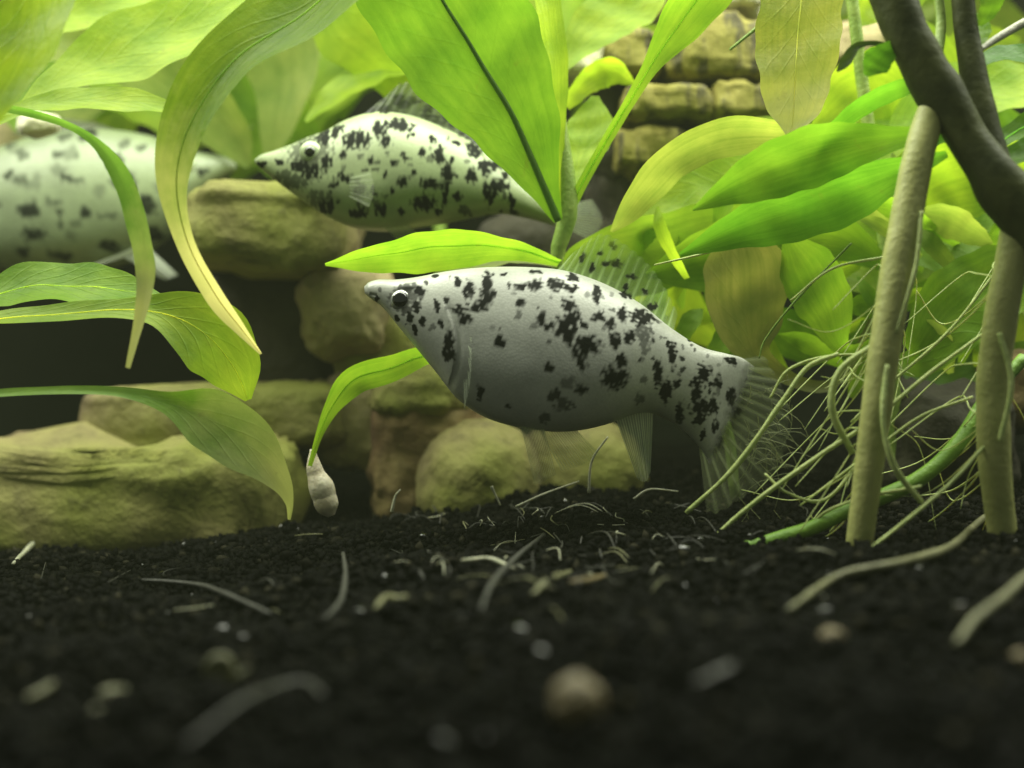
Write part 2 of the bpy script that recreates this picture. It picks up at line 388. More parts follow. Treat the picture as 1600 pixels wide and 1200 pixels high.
rock('stone', (-190, 676, 478, 905), 24.6, 1.9, 'stone_algae', 'wide yellow green algae covered boulder on the soil', seed=6, e=0.42, rough=0.24, strata=0.16)
rock('stone', (500, 590, 640, 735), 25.6, 1.0, 'stone_pink', 'brownish pink upright stone behind the white shell', seed=7, rough=0.2)
rock('stone', (585, 575, 760, 830), 24.6, 1.1, 'stone_red', 'dark red brown stone with a yellow top below the gill of the lower fish', seed=8, rough=0.22, tilt=8)
rock('stone', (585, 572, 735, 655), 24.2, 0.9, 'stone_algae', 'small yellow stone resting on the red brown stone', seed=18, rough=0.22)
rock('stone', (652, 650, 850, 850), 23.6, 1.1, 'stone_algae', 'rounded yellow green stone under the belly of the lower fish', seed=9, e=1.0)
rock('stone', (805, 660, 1010, 850), 24.6, 1.1, 'stone_algae', 'pale green stone behind the belly fins of the lower fish', seed=10, e=0.7)
rock('stone', (-140, 185, 240, 420), 32.5, 2.0, 'stone_pink', 'pinkish stone behind the blurred fish', seed=11, rough=0.2)
rock('stone', (740, 335, 985, 480), 27.0, 1.4, 'stone_dark', 'dark stone behind the foot of the broad leaf plant', seed=12)
rock('stone', (930, 250, 1130, 420), 27.4, 1.4, 'stone_dark', 'dark stone under the block ruin', seed=17, rough=0.22)
rock('stone', (1360, 600, 1560, 780), 22.4, 1.2, 'stone_dark', 'mossy dark olive stone behind the tan roots', seed=13, rough=0.22)  # olive moss stone, colour darkened to shade the gap behind the roots
rock('stone', (1500, 540, 1760, 680), 23.0, 1.4, 'stone_red', 'brown stone behind the second tan root', seed=14, rough=0.2)
rock('stone', (1290, 40, 1420, 130), 26.5, 0.9, 'stone_pink', 'pinkish stone beside the hanging yellow leaf', seed=15, rough=0.2)
rock('stone', (30, 176, 92, 212), 25.0, 0.3, 'stone_white', 'little white lump for a bright reflection on top of the pinkish stone', seed=16, rough=0.2)  # white lump stands in for a small bright reflection

ruin = empty('stone_ruin', P(1060, 330, 25.6), 'weathered olive stone block ruin behind the broad leaf plant', 'ornament')
for i, (bx, dd_, mt) in enumerate([((985, -40, 1190, 30), 25.9, 'stone_white'), ((925, 58, 1030, 130), 25.7, 'stone_ruin'), ((1032, 30, 1200, 135), 25.5, 'stone_ruin'),
        ((968, 142, 1110, 196), 25.3, 'stone_ruin'), ((1104, 134, 1205, 198), 25.4, 'stone_ruin'), ((960, 204, 1090, 272), 25.5, 'stone_ruin'),
        ((915, 60, 1215, 290), 26.6, 'stone_dark'), ((1085, 208, 1220, 280), 25.7, 'stone_ruin'), ((872, 70, 938, 132), 25.6, 'stone_white')]):  # dark slab added behind the blocks to darken the gaps between them
    mesh('block', rockV(*bx, dd_, 0.9, e=0.42, rough=0.17, seed=30 + i, groove=0.2), SPH_F, M[mt], ruin)

# ------------------------------------------------------------------ fish
def fields(n, seed, lo, hi):
    r = np.random.default_rng(seed); a = r.random(n) * 6.28; f = lo + (hi - lo) * r.random(n); p = r.random(n) * 6.28
    return np.cos(a) * f, np.sin(a) * f, p
def warp(x, y, seed, amp, lo=0.06, hi=0.3):
    fx, fy, p = fields(14, seed, lo, hi); gx, gy, q = fields(14, seed + 99, lo, hi)
    return (x + amp * np.sin(x[:, None] * fx + y[:, None] * fy + p).sum(1) / 3.7,
            y + amp * np.sin(x[:, None] * gx + y[:, None] * gy + q).sum(1) / 3.7)
def spotmask(x, y, spots, seed, amp=2.6, grow=1.28):
    wx, wy = warp(x, y, seed, amp * 0.55, 0.08, 0.25); m = np.zeros(len(x))
    fx, fy, p = fields(24, seed + 31, 0.25, 1.1)
    nz = np.sin(x[:, None] * fx + y[:, None] * fy + p).sum(1) / 4.9          # ragged outlines
    for s in spots:
        cx, cy, rx, ry = s[:4]; k = s[4] if len(s) > 4 else 1.0
        e = ((wx - cx) / (rx * grow)) ** 2 + ((wy - cy) / (ry * grow)) ** 2
        m = np.maximum(m, k * np.clip((1.35 + 0.5 * nz - e) / 0.75, 0, 1))
    return m

def fish_body(parent, d, top, bot, wid, yoff, spots, mat, seed, shape=None, n=420, k=150, amp=3.0):
    st = cr([(a[0], a[1], b[0], b[1], w_, y_) for a, b, w_, y_ in zip(top, bot, wid, yoff)], n)
    th = np.linspace(0, 2*np.pi, k, endpoint=False); c, s = np.cos(th), np.sin(th)
    mid = (st[:, 0:2] + st[:, 2:4]) / 2; half = (st[:, 0:2] - st[:, 2:4]) / 2
    cc = np.sign(c) * np.abs(c) ** 0.92
    px = mid[:, None, 0] + half[:, None, 0] * cc; py = mid[:, None, 1] + half[:, None, 1] * cc
    prof = np.sign(s) * np.abs(s) ** 0.85 * (1 - 0.16 * c)          # belly a little fuller than the back
    yy = st[:, 4][:, None] * prof[None] + st[:, 5][:, None]
    X_, Y_ = px.ravel(), py.ravel(); front = np.tile(s < 0, n)
    if shape is not None:
        yy = yy + shape(px, py) * np.where(prof < 0, -1, 1)[None] * np.abs(prof)[None]
    V = np.stack([(X_ - 800) * K * d, d + yy.ravel(), HC - (Y_ - 600) * K * d], 1)
    m = spotmask(X_, Y_, spots, seed, amp)
    sp = np.where(front, m, spotmask(X_ + 23, Y_ + 6, spots, seed + 5, amp))
    uv = np.stack([np.repeat(np.linspace(0, 1, n), k), np.tile(np.abs(th - np.pi) / np.pi, n)], 1)
    F = [tuple(f) for f in gridF(n, k, True)] + [tuple(range(k))[::-1], tuple(range((n - 1) * k, n * k))]
    return mesh('body', V, F, mat, parent, uv=uv, attr=sp)

def fin(name, parent, d, base, tip, y0, y1, mat, spots=(), n=60, m=24, seed=3, ripple=0.012, frill=4.0, waves=15):
    a = cr(base, n); b = cr(tip, n); s = np.linspace(0, 1, m); u = np.linspace(0, 1, n)
    saw = frill * (np.abs(np.sin(u * np.pi * waves)) - 0.5)
    q = a[:, None] + (b - a)[:, None] * s[None, :, None]
    dirn = (b - a) / (np.linalg.norm(b - a, axis=1)[:, None] + 1e-6)
    q = q + dirn[:, None] * (saw[:, None] * s[None] ** 6)[..., None]
    yy = y0 + (y1 - y0) * s[None] + ripple * np.sin(u[:, None] * np.pi * 2 * waves) * (0.3 + s[None]) + 0.08 * np.sin(u[:, None] * 5 + seed) * s[None]
    X_, Y_ = q[..., 0].ravel(), q[..., 1].ravel()
    V = np.stack([(X_ - 800) * K * d, d + yy.ravel(), HC - (Y_ - 600) * K * d], 1)
    uv = np.stack([np.repeat(u, m), np.tile(s, n)], 1)
    return mesh(name, V, gridF(n, m), mat, parent, uv=uv, attr=spotmask(X_, Y_, spots, seed) if spots else np.zeros(len(X_)))

def eye(parent, d, px, py, r, y, iris, rp=0.62, off=(0, 0)):
    R = r * K * d; c = np.array([(px - 800) * K * d, d + y, HC - (py - 600) * K * d])
    e = mesh('eye', SPH3_V * np.array([R, R * 0.5, R]) + c, SPH3_F, M[iris], parent)
    c2 = c + np.array([off[0] * K * d, -R * 0.36, -off[1] * K * d])
    mesh('pupil', SPH3_V * np.array([R * rp, R * 0.3, R * rp]) + c2, SPH3_F, M['pupil'], e)
    return e

# --- the silver fish in focus
D1 = 19.3
f1 = empty('molly_fish', P(860, 560, D1), 'silver white fish with black spots and dark eye, just above the soil', 'fish', 'spotted fish')
top = [(570,447),(577,441),(592,437),(618,437),(652,433),(700,424),(760,418),(830,418),(885,424),(945,444),(1000,474),(1050,512),(1100,541),(1145,552),(1170,558),(1196,574)]
bot = [(571,460),(580,467),(597,479),(622,509),(650,543),(682,582),(716,624),(765,655),(830,671),(890,674),(945,664),(1003,645),(1048,658),(1088,688),(1108,710),(1122,734)]
wid = [0.09,0.17,0.25,0.36,0.5,0.66,0.82,0.95,1.0,0.96,0.84,0.6,0.42,0.28,0.17,0.09]
yof = [0.0,0,0,0,0,0,0,0,0,0.02,0.06,0.14,0.28,0.46,0.6,0.72]
S1 = [(735,456,7,12),(718,445,4,8),(762,445,6,14),(762,468,9,14),(755,482,10,8),(744,487,9,5),(687,482,5,7),(721,490,8,8),(730,503,9,8),(706,538,6,18),(705,555,7,9),
 (665,504,4,6),(653,519,4,6),(690,509,4,5),(645,499,6,9),(654,482,6,8),(658,458,8,7),(641,452,14,6,.8),(648,464,14,11,.75),(632,470,17,15,.7),(640,487,10,6,.85),(591,469,4,4),(599,455,3,3,.7),(621,500,4,4),(682,434,5,3),(783,538,7,6),
 (812,478,6,7),(808,497,4,5,.7),(813,451,7,5),(836,452,10,7),(868,450,11,8),(860,445,6,6),(888,456,8,5),(894,437,8,6),(836,429,7,3),(786,432,4,3),(844,503,6,10),(853,516,4,4),(854,537,4,4,.8),
 (885,482,8,10),(928,465,6,14),(880,516,15,14),(884,527,8,12),(891,502,8,8),(908,510,6,7),(931,500,9,6),(911,541,18,10),(900,555,9,10),(904,570,7,8),(856,577,7,7),(752,609,6,8),(750,623,4,6),
 (904,609,8,7),(883,598,10,6,.6),(863,616,8,8,.9),(877,630,11,8,.8),(849,652,7,7,.8),(795,633,4,4),(948,511,6,7),(967,494,9,9),(954,536,8,9),(964,566,8,9),(954,592,17,14),(1000,498,17,10),(998,520,12,12,.8),
 (1000,540,8,14,.7),(976,528,7,8),(976,462,8,6),(1018,478,7,5),(988,452,7,5),(1022,584,6,17),(1047,556,6,16),(1036,612,8,14),(1052,600,6,6),(1100,584,10,12),(1086,600,7,8),(1126,596,5,9),(1116,602,6,4),
 (1088,616,6,12),(1096,636,14,14),(1118,636,9,9),(1096,656,9,7),(1062,646,6,14),(1124,666,5,8),(1148,564,10,5),(1150,620,7,12),(1104,682,5,6),(994,624,8,7,.7),(1000,592,4,6,.7)]
r0 = random.Random(8)
S1 += [(lambda x: (x, r0.uniform(430 + max(0, x - 900) * .55, 520 + max(0, x - 900) * .5), r0.uniform(1.5, 4), r0.uniform(1.5, 4.5), r0.uniform(.5, 1)))(r0.uniform(660, 1140)) for _ in range(70)]
def gill(px, py):              # raised gill cover with a sharp hind edge, brow and lips
    edge = 716 - ((py - 545) / 62.0) ** 2 * 16
    inside = np.clip((py - 468) / 20, 0, 1) * np.clip((628 - py) / 20, 0, 1)
    h = 0.026 * np.exp(-np.clip(edge - px, 0, None) / 26.0) * (px < edge) * inside
    h = h - 0.02 * np.exp(-((px - edge - 5) / 5.0) ** 2) * inside
    h = h + 0.05 * np.exp(-(((px - 640) / 16) ** 2 + ((py - 449) / 5) ** 2))
    h = h - 0.05 * np.exp(-(((px - 632) / 20) ** 2 + ((py - 471) / 18) ** 2))
    return h - 0.03 * np.exp(-(((py - 458 - (px - 571) * .28) / 2.2) ** 2)) * (px < 592) * (px > 580)
fish_body(f1, D1, top, bot, wid, yof, S1, M['fish'], 11, gill)
eye(f1, D1, 630, 472, 17, -0.32, 'iris', 0.7, (-1.5, -1.5)); eye(f1, D1, 630, 472, 15.5, 0.34, 'iris', 0.68)
fin('dorsal_fin', f1, D1, [(868,424),(910,432),(960,456),(1010,484),(1052,518)], [(893,396),(940,366),(990,392),(1030,432),(1062,490)], 0.0, 0.12, M['fin'],
    [(962,412,10,6),(946,412,6,4),(988,434,7,5),(1008,456,5,4),(976,462,8,6),(1018,478,7,5),(938,395,5,3),(925,420,4,6),(912,402,4,5),(958,385,4,5),(978,448,4,4)], n=90)
fin('tail_fin', f1, D1, [(1150,562),(1132,600),(1112,645),(1098,690)], [(1218,552),(1256,640),(1236,745),(1126,826)], 0.48, 1.2, M['fin_tail'],
    [(1150,610,6,9),(1140,650,7,7),(1125,680,5,8),(1172,575,6,5),(1166,612,4,8),(1168,647,5,6),(1178,590,4,6),(1160,640,5,12),(1134,690,4,9)], n=90, frill=5)
fin('anal_fin', f1, D1, [(962,652),(985,648),(1006,640),(1022,642)], [(996,748),(1004,752),(1012,750),(1018,738)], 0.1, 0.05, M['fin_white'], waves=6, frill=1)
fin('pelvic_fin', f1, D1, [(812,660),(830,666),(850,670)], [(834,752),(846,748),(868,738)], -0.35, -0.55, M['fin_faint'], waves=5, frill=1)
fin('pelvic_fin', f1, D1, [(838,664),(870,670),(900,670)], [(880,740),(915,728),(942,712)], 0.35, 0.55, M['fin_faint'], waves=5, frill=1)
fin('pectoral_fin', f1, D1, [(724,512),(724,522),(726,534)], [(740,516),(738,590),(728,640)], -0.72, -0.80, M['fin_white'], waves=6, frill=1)

# --- the greenish fish behind it
D2 = 22.6
f2 = empty('molly_fish', P(640, 270, D2), 'greenish white fish with heavy black blotches and mottled back fin, behind the broad leaf', 'fish', 'spotted fish')
top = [(403,254),(414,246),(432,240),(458,230),(484,218),(512,207),(545,188),(590,177),(640,182),(690,200),(735,221),(775,246),(810,274),(850,300),(890,312)]
bot = [(404,260),(416,270),(438,288),(466,309),(494,328),(524,345),(560,357),(605,361),(655,354),(700,347),(742,338),(780,332),(812,336),(850,344),(890,356)]
wid = [0.03,0.14,0.24,0.4,0.55,0.7,0.85,0.98,1.0,0.92,0.8,0.62,0.46,0.32,0.2]
yof = [-0.3,-.28,-.25,-.2,-.15,-.1,0,0,0,0,0.05,0.1,0.18,0.3,0.4]
S2 = [(494,248,27,26,.72),(494,266,20,12,.8),(513,221,9,14),(532,215,8,10),(555,233,10,12),(571,231,14,12),(600,215,7,12),(611,236,7,8),(628,208,16,8),(574,178,8,4),(604,180,10,4),(690,256,8,12),(711,261,4,5),(665,257,4,6),(742,243,8,12),
 (772,263,14,8),(758,271,6,10),(779,299,14,10),(765,310,6,12),(705,282,8,14),(677,301,12,8),(697,310,4,18),(639,296,6,8),(667,327,14,9),(572,310,10,7),(548,290,7,7),(597,310,4,5),(602,336,8,8),(565,340,12,6),
 (621,312,4,4),(520,268,8,12),(478,268,14,8),(497,280,12,9),(481,235,4,4),(416,264,7,4),(445,261,5,5),(470,292,22,9,.75),(505,318,16,8,.7),(520,330,12,8),(737,285,7,9),(625,271,5,4),(450,283,12,6,.7),(640,262,4,4),(590,262,4,5),
 (650,222,5,4),(680,232,5,5),(716,232,6,4),(545,256,5,6),(630,340,5,4),(720,318,6,5),(800,318,6,6),(790,280,5,5),(655,285,5,4),(610,288,4,4),(530,300,6,4),(690,338,5,4)]
r1 = random.Random(3)
S2 += [(r1.uniform(520, 820), r1.uniform(205, 345), r1.uniform(2, 5), r1.uniform(2, 5), r1.uniform(.5, 1)) for _ in range(60)]
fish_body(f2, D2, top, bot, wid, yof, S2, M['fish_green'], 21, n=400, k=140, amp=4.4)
eye(f2, D2, 494, 248, 17, -0.63, 'iris_green', 0.5); eye(f2, D2, 494, 248, 19, 0.34, 'iris_green', 0.42)
r2 = random.Random(4)
fin('dorsal_fin', f2, D2, [(560,184),(610,180),(670,195),(725,218),(770,244)], [(598,150),(632,128),(690,150),(738,176),(768,222)], 0, 0.15, M['fin_dark'],
    [(lambda q, f: (560 + 205 * q, (184 + 60 * q * q) * (1 - f) + (140 + 75 * q * q) * f, r2.uniform(3, 9), r2.uniform(2, 4.5), r2.uniform(.7, 1)))(r2.random(), r2.random() ** .8) for i in range(95)], n=80)
fin('tail_fin', f2, D2, [(888,314),(890,335),(888,354)], [(930,300),(945,335),(930,368)], 0.4, 0.9, M['fin_faint'])
fin('pectoral_fin', f2, D2, [(540,290),(540,300),(544,312)], [(590,284),(596,312),(586,338)], -0.72, -1.15, M['fin_faint'], waves=6, frill=1)
fin('pelvic_fin', f2, D2, [(600,356),(620,358),(640,354)], [(640,395),(655,392),(670,380)], -0.3, -0.4, M['fin_faint'], waves=5, frill=1)

# --- the blurred fish on the left, facing the other way
D3 = 27.6
f3 = empty('molly_fish', P(150, 320, D3), 'blurred grey green fish facing the other two, half hidden by drooping leaves', 'fish', 'spotted fish')
top = [(369,256),(358,247),(340,243),(312,238),(280,228),(240,214),(190,205),(130,203),(60,214),(0,232),(-60,256),(-110,280),(-150,290)]
bot = [(369,264),(359,271),(342,283),(316,306),(290,336),(258,372),(215,402),(160,422),(90,430),(20,424),(-50,396),(-106,352),(-150,345)]
wid = [0.04,0.16,0.3,0.48,0.66,0.85,1.0,1.1,1.1,0.98,0.75,0.5,0.3]
yof = [0]*13
r3 = random.Random(9)
S3 = [(r3.uniform(-100, 300), r3.uniform(215, 425), r3.uniform(4, 12), r3.uniform(4, 9), r3.uniform(.4, .9)) for _ in range(46)] + [(150,215,10,9),(75,340,14,9),(200,265,9,11),(180,250,5,5),(82,375,15,9),(245,330,12,12),(225,300,7,9),(160,345,8,8),(20,330,9,8),(300,262,8,7),(325,275,6,5),(60,400,9,6),(120,405,10,6),(190,390,12,8),(-20,300,9,9),(130,290,5,6),(40,285,6,6),(250,370,9,8)]
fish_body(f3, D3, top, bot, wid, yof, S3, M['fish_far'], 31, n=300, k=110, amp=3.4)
eye(f3, D3, 300, 262, 14, -0.5, 'iris_green', 0.5); eye(f3, D3, 300, 262, 14, 0.5, 'iris_green', 0.5)
fin('dorsal_fin', f3, D3, [(190,208),(120,206),(50,218)], [(160,192),(90,184),(10,204)], 0, 0.2, M['fin_dark'])
fin('pelvic_fin', f3, D3, [(235,384),(222,398),(205,406)], [(292,434),(280,440),(268,440)], -0.5, -0.75, M['fin_white'], waves=4, frill=1)
fin('pelvic_fin', f3, D3, [(240,384),(226,396),(212,404)], [(172,418),(168,420),(160,424)], -0.6, -0.9, M['fin_white'], waves=4, frill=1)
fin('tail_fin', f3, D3, [(-150,292),(-152,318),(-150,344)], [(-250,260),(-262,318),(-250,380)], 0, 0.2, M['fin_faint'])

# ------------------------------------------------------------------ plants
G1 = (0.20, 0.36, 0.032); G2 = (0.13, 0.275, 0.025); GB = (0.32, 0.48, 0.04); GY = (0.36, 0.40, 0.08); GD = (0.10, 0.26, 0.022); GG = (0.28, 0.36, 0.09)
def leaf(parent, rows, col, tilt=0.0, brown=0.0, cup=0.18, rib='midrib', ribw=2.2, wave=0.05, seed=None, n=56, m=17, side=0.5, tw=0.0):
    seed = RNG.integers(0, 999) if seed is None else seed
    q = cr(rows, n); C = np.array([P(a, b, c) for a, b, c, _ in q])
    W = np.maximum(q[:, 3], 0.6) * K * q[:, 2]
    T = np.gradient(C, axis=0); T /= np.linalg.norm(T, axis=1)[:, None]
    f = np.array([0, 1, 0.0]); A = np.cross(T, f); A /= np.linalg.norm(A, axis=1)[:, None] + 1e-9
    N = np.cross(T, A)
    ta = np.radians(tilt + tw * np.linspace(-0.5, 0.5, n))[:, None]
    Sd = A * np.cos(ta) + N * np.sin(ta); Nn = np.cross(T, Sd)
    u = np.linspace(-1, 1, m); v = np.linspace(0, 1, n)
    wv = W / np.maximum(np.cos(np.radians(tilt)), 0.3)
    edge = 1 + (0.03 * np.sin(v * 21 + seed) + 0.025 * np.sin(v * 47 + seed * 2.3))[:, None] * np.abs(u)[None]
    off = (cup * np.abs(u)[None] ** 1.6 * wv[:, None]
           + wave * wv[:, None] * np.sin(v * 17 + seed * 1.7)[:, None] * u[None] ** 2 * np.sign(u)[None]
           + wave * 0.6 * wv[:, None] * np.sin(v[:, None] * 29 + u[None] * 2 + seed))
    V = C[:, None] + Sd[:, None] * (u[None] * wv[:, None] * edge)[..., None] + Nn[:, None] * off[..., None]
    uv = np.stack([np.tile(u, n), np.repeat(v, m)], 1)
    o = mesh('leaf', V.reshape(-1, 3), gridF(n, m), M['leaf'], parent, uv=uv, color=(*col, brown))
    if rib and (rib != 'midrib' or ribw > 2.5):
        R = np.minimum((ribw if rib == 'midrib_dark' else ribw * 0.55) * K * q[:, 2] * (1.15 - v * 0.95), W * 0.8)
        g_ = {'midrib': 1.7, 'midrib_pale': 3.0, 'midrib_dark': 0.75}[rib]
        tube('midrib', V[:, m // 2], R, M['leaf'], o, k=8, color=(*[min(c * g_ + 0.05, 0.9) for c in col], brown))
    return o

def stem(parent, rows, mat='stem', n=40, k=12, name='stem', lump=0.06):
    C, R = pxline(rows, n); return tube(name, C, R, M[mat], parent, k=k, lump=lump)

# the broad-leaved plant in the middle
pc = empty('leafy_plant', P(1150, 780, 21.6), 'broad leaved green plant rising behind the silver fish', 'plant')
stem(pc, [(1150,780,21.6,8),(1120,640,21.5,9),(950,520,21.3,9),(872,420,21.1,10),(888,325,21,15),(874,180,21,10),(858,20,20.9,9),(830,-140,20.6,9),(800,-230,20.4,8)])
leaf(pc, [(872,345,20.6,7),(842,275,20.3,34),(800,180,20,78),(740,80,19.7,112),(680,-20,19.4,122),(610,-150,19.2,90)], (0.15, 0.31, 0.028), tilt=8, rib='midrib_dark', ribw=5.5, cup=0.1, seed=3, wave=0.03)
leaf(pc, [(850,330,24.2,5),(770,235,24.2,40),(665,95,24.1,80),(570,-20,24,100),(500,-110,24,80)], GB, tilt=-30, seed=5)
leaf(pc, [(650,105,24.3,10),(590,115,24.4,24),(530,145,24.3,24),(478,190,24.3,4)], GB, tilt=40, seed=6)
leaf(pc, [(874,410,20.6,5),(800,388,20.2,15),(700,384,19.9,28),(600,398,19.7,22),(508,413,19.6,2)], G1, tilt=-48, rib='midrib_pale', ribw=2.6, seed=7, cup=0.25)
leaf(pc, [(872,414,21,5),(805,400,21.2,14),(740,414,21.3,15),(676,432,21.4,4)], GG, tilt=35, seed=8)
leaf(pc, [(893,318,21,9),(930,250,20.8,8),(980,165,20.5,9),(1022,95,20.3,15),(1060,40,20.2,34),(1110,-30,20,42),(1160,-120,20,20)], G1, tilt=10, rib='midrib_pale', seed=9)
leaf(pc, [(893,305,21.6,4),(905,260,21.9,22),(922,205,22.2,38),(930,150,22.4,6)], GB, tilt=-15, seed=10)
leaf(pc, [(884,165,22.4,8),(920,125,22.5,18),(955,112,22.6,20),(990,130,22.7,3)], GB, tilt=30, seed=12)
leaf(pc, [(875,110,22.6,8),(925,50,22.8,38),(985,5,23,48),(1060,-70,23,20)], GB, tilt=-20, seed=13)
leaf(pc, [(872,340,20.9,7),(866,230,20.8,14),(866,110,20.7,20),(848,-40,20.6,22)], GB, tilt=35, seed=14)
leaf(pc, [(815,-190,19.4,9),(700,-170,19,30),(570,-70,18.5,74),(470,25,18.1,70),(365,95,17.7,54),(302,185,17.5,44),(276,280,17.5,28),(292,375,17.6,17),(338,462,17.8,16),(378,515,17.9,9),(408,553,18,2)], (0.19, 0.31, 0.03), tilt=24, brown=1.0, ribw=4, seed=15, cup=0.35, n=80)

# leafy plant whose stem stands outside the view on the left
pl = empty('leafy_plant', P(-140, 900, 20.5), 'bright green plant with wide leaves hanging in over the blurred fish', 'plant')
stem(pl, [(-140,910,20.6,12),(-130,600,20.5,12),(-120,300,20.4,11),(-90,0,20.4,10),(-60,-250,20.4,9)])
leaf(pl, [(-90,-60,19.5,8),(-10,-140,18,40),(50,-60,17,78),(40,50,16.6,78),(-10,150,16.4,48),(-60,240,16.3,5)], GB, tilt=15, seed=20)
leaf(pl, [(-115,240,20.6,5),(20,180,21,8),(90,130,21.4,30),(190,85,21.8,62),(310,35,22,62),(430,-30,22.2,20)], GB, tilt=-25, seed=21, ribw=2)
leaf(pl, [(-100,60,22,6),(60,40,23,24),(200,-5,23.2,45),(400,-40,23.3,30)], GB, tilt=-20, seed=22)
leaf(pl, [(-115,220,20.5,5),(20,172,20.6,10),(110,158,20.6,22),(210,160,20.6,20),(292,176,20.6,5)], GB, tilt=-40, seed=23)
leaf(pl, [(-110,150,19,5),(60,180,18,6),(140,215,17.6,7),(190,275,17.4,16),(216,350,17.3,19),(229,420,17.3,17),(224,475,17.2,12),(200,575,17.2,4)], (0.14, 0.29, 0.055), tilt=20, brown=0.7, seed=24)
leaf(pl, [(-110,-40,24,5),(120,-90,26,40),(340,-30,27,70),(440,90,27.2,64),(424,250,27.3,10)], GG, tilt=10, seed=25)
leaf(pl, [(-120,100,24,5),(100,60,26.5,40),(250,110,27,50),(350,200,27.2,40),(390,260,27.3,6)], GG, tilt=10, seed=26)

# its lower neighbour: leaves that sweep in over the boulder
pk = empty('leafy_plant', P(-170, 900, 19), 'green plant with long low leaves arching over the boulder', 'plant')
stem(pk, [(-170,910,19,11),(-160,700,19,11),(-150,540,19,10),(-160,380,19,8)])
leaf(pk, [(-152,545,19.2,6),(-60,490,19.5,16),(20,452,19.5,32),(100,446,19.4,34),(180,452,19.4,26),(250,462,19.3,3)], (0.22, 0.40, 0.04), tilt=-45, seed=30, rib='midrib_pale')
leaf(pk, [(-152,560,19,6),(-40,506,18.8,14),(80,492,18.7,17),(190,484,18.7,17),(265,492,18.8,30),(328,528,19,47),(366,575,19.2,34),(388,625,19.4,4)], (0.27, 0.42, 0.04), tilt=-40, seed=31, rib='midrib_pale', tw=60)
leaf(pk, [(-154,650,18.6,6),(-40,620,18,7),(70,611,18,7),(180,612,18,8),(255,628,18,16),(325,655,18.1,42),(392,700,18.2,40),(438,752,18.3,16),(452,785,18.35,6),(452,812,18.4,2)], (0.19, 0.35, 0.045), tilt=-25, seed=32, tw=50, brown=0.6, n=80)

leaf(pc, [(930,520,21.3,4),(820,560,21.6,5),(718,572,21.2,6),(668,556,20.6,14),(610,575,20.2,20),(555,592,20,22),(522,630,20,13),(500,675,20,6),(484,728,20,3)], G1, tilt=-30, rib='midrib_pale', seed=35)

# right-hand plant behind the roots
pr = empty('leafy_plant', P(1400, 800, 21.8), 'dense yellow green plant behind the two tan roots', 'plant')
stem(pr, [(1400,820,21.8,10),(1395,600,21.8,11),(1385,400,21.8,11),(1350,150,21.8,10),(1320,-100,21.6,9)])
leaf(pr, [(1325,-60,20.2,6),(1265,-60,19.7,50),(1250,20,19.5,64),(1243,110,19.3,58),(1240,170,19.25,42),(1236,212,19.2,8)], GY, tilt=10, brown=0.5, seed=40, ribw=3)
leaf(pr, [(1370,260,22,6),(1400,190,22.6,50),(1370,140,22.6,60),(1320,150,22.5,45),(1270,200,22.4,6)], GB, tilt=-20, seed=41)
leaf(pr, [(1335,40,22,6),(1370,0,22.2,35),(1420,-20,22.3,34),(1480,-60,22.4,5)], GB, tilt=20, seed=42)
leaf(pr, [(1380,330,21.2,5),(1320,225,20.6,12),(1230,212,20.3,20),(1130,214,20.1,29),(1055,248,20.1,27),(1008,296,20.3,26),(978,335,20.4,16),(955,362,20.5,2)], GG, tilt=-25, seed=43)
leaf(pr, [(1385,380,21.8,5),(1180,296,22.2,46),(1080,296,22.2,54),(980,345,22.3,10)], GB, tilt=20, seed=44)
leaf(pr, [(1390,420,21.6,6),(1300,370,21.6,40),(1190,385,21.5,58),(1090,410,21.5,45),(1010,430,21.5,5)], G1, tilt=-15, seed=45)
leaf(pr, [(1385,450,21.6,5),(1300,600,21.4,8),(1190,565,20.9,20),(1166,495,20.8,60),(1160,420,20.7,66),(1150,345,20.6,20)], (0.2, 0.22, 0.07), tilt=10, seed=46)
leaf(pr, [(1388,400,21.7,5),(1240,352,21.8,14),(1120,360,21.8,44),(1010,398,21.7,58),(920,415,21.6,44),(862,440,21.6,6)], (0.17, 0.29, 0.03), tilt=-15, seed=56)
leaf(pr, [(1392,520,21.4,5),(1320,545,20.8,10),(1292,480,20.6,38),(1262,420,20.6,42),(1228,365,20.6,6)], G1, tilt=-20, seed=47)
leaf(pr, [(1396,560,21.6,6),(1432,560,21,30),(1490,490,20.8,62),(1560,440,20.8,58),(1640,400,20.8,10)], G1, tilt=-10, seed=48)
leaf(pr, [(1390,360,21.8,6),(1450,300,21.6,50),(1530,270,21.5,60),(1640,260,21.4,20)], GB, tilt=20, seed=49)
leaf(pr, [(1390,400,22,6),(1440,380,22,50),(1520,360,22,60),(1620,330,22,20)], G1, tilt=-20, seed=50)
leaf(pr, [(1390,470,22.3,6),(1340,420,22.5,50),(1270,330,22.6,60),(1200,280,22.7,10)], GB, tilt=20, seed=51)
leaf(pr, [(1392,520,22.6,6),(1340,530,22.8,30),(1250,520,23,40),(1180,490,23,10)], G2, tilt=-30, seed=52)
leaf(pr, [(1392,300,22.6,6),(1300,260,23,44),(1190,240,23.2,55),(1060,300,23.4,10)], GB, tilt=30, seed=53)
leaf(pr, [(1375,260,22,6),(1460,160,22.3,40),(1550,140,22.4,46),(1680,130,22.5,20)], GB, tilt=-30, seed=54)
leaf(pr, [(1396,560,22.4,5),(1460,600,22.2,30),(1540,580,22.2,36),(1620,540,22.2,10)], G2, tilt=-30, seed=55)
stem(pr, [(1330,-20,20.5,4),(1240,0,20.5,3.5),(1190,38,20.6,3),(1140,78,20.8,2)], 'midrib', name='petiole')

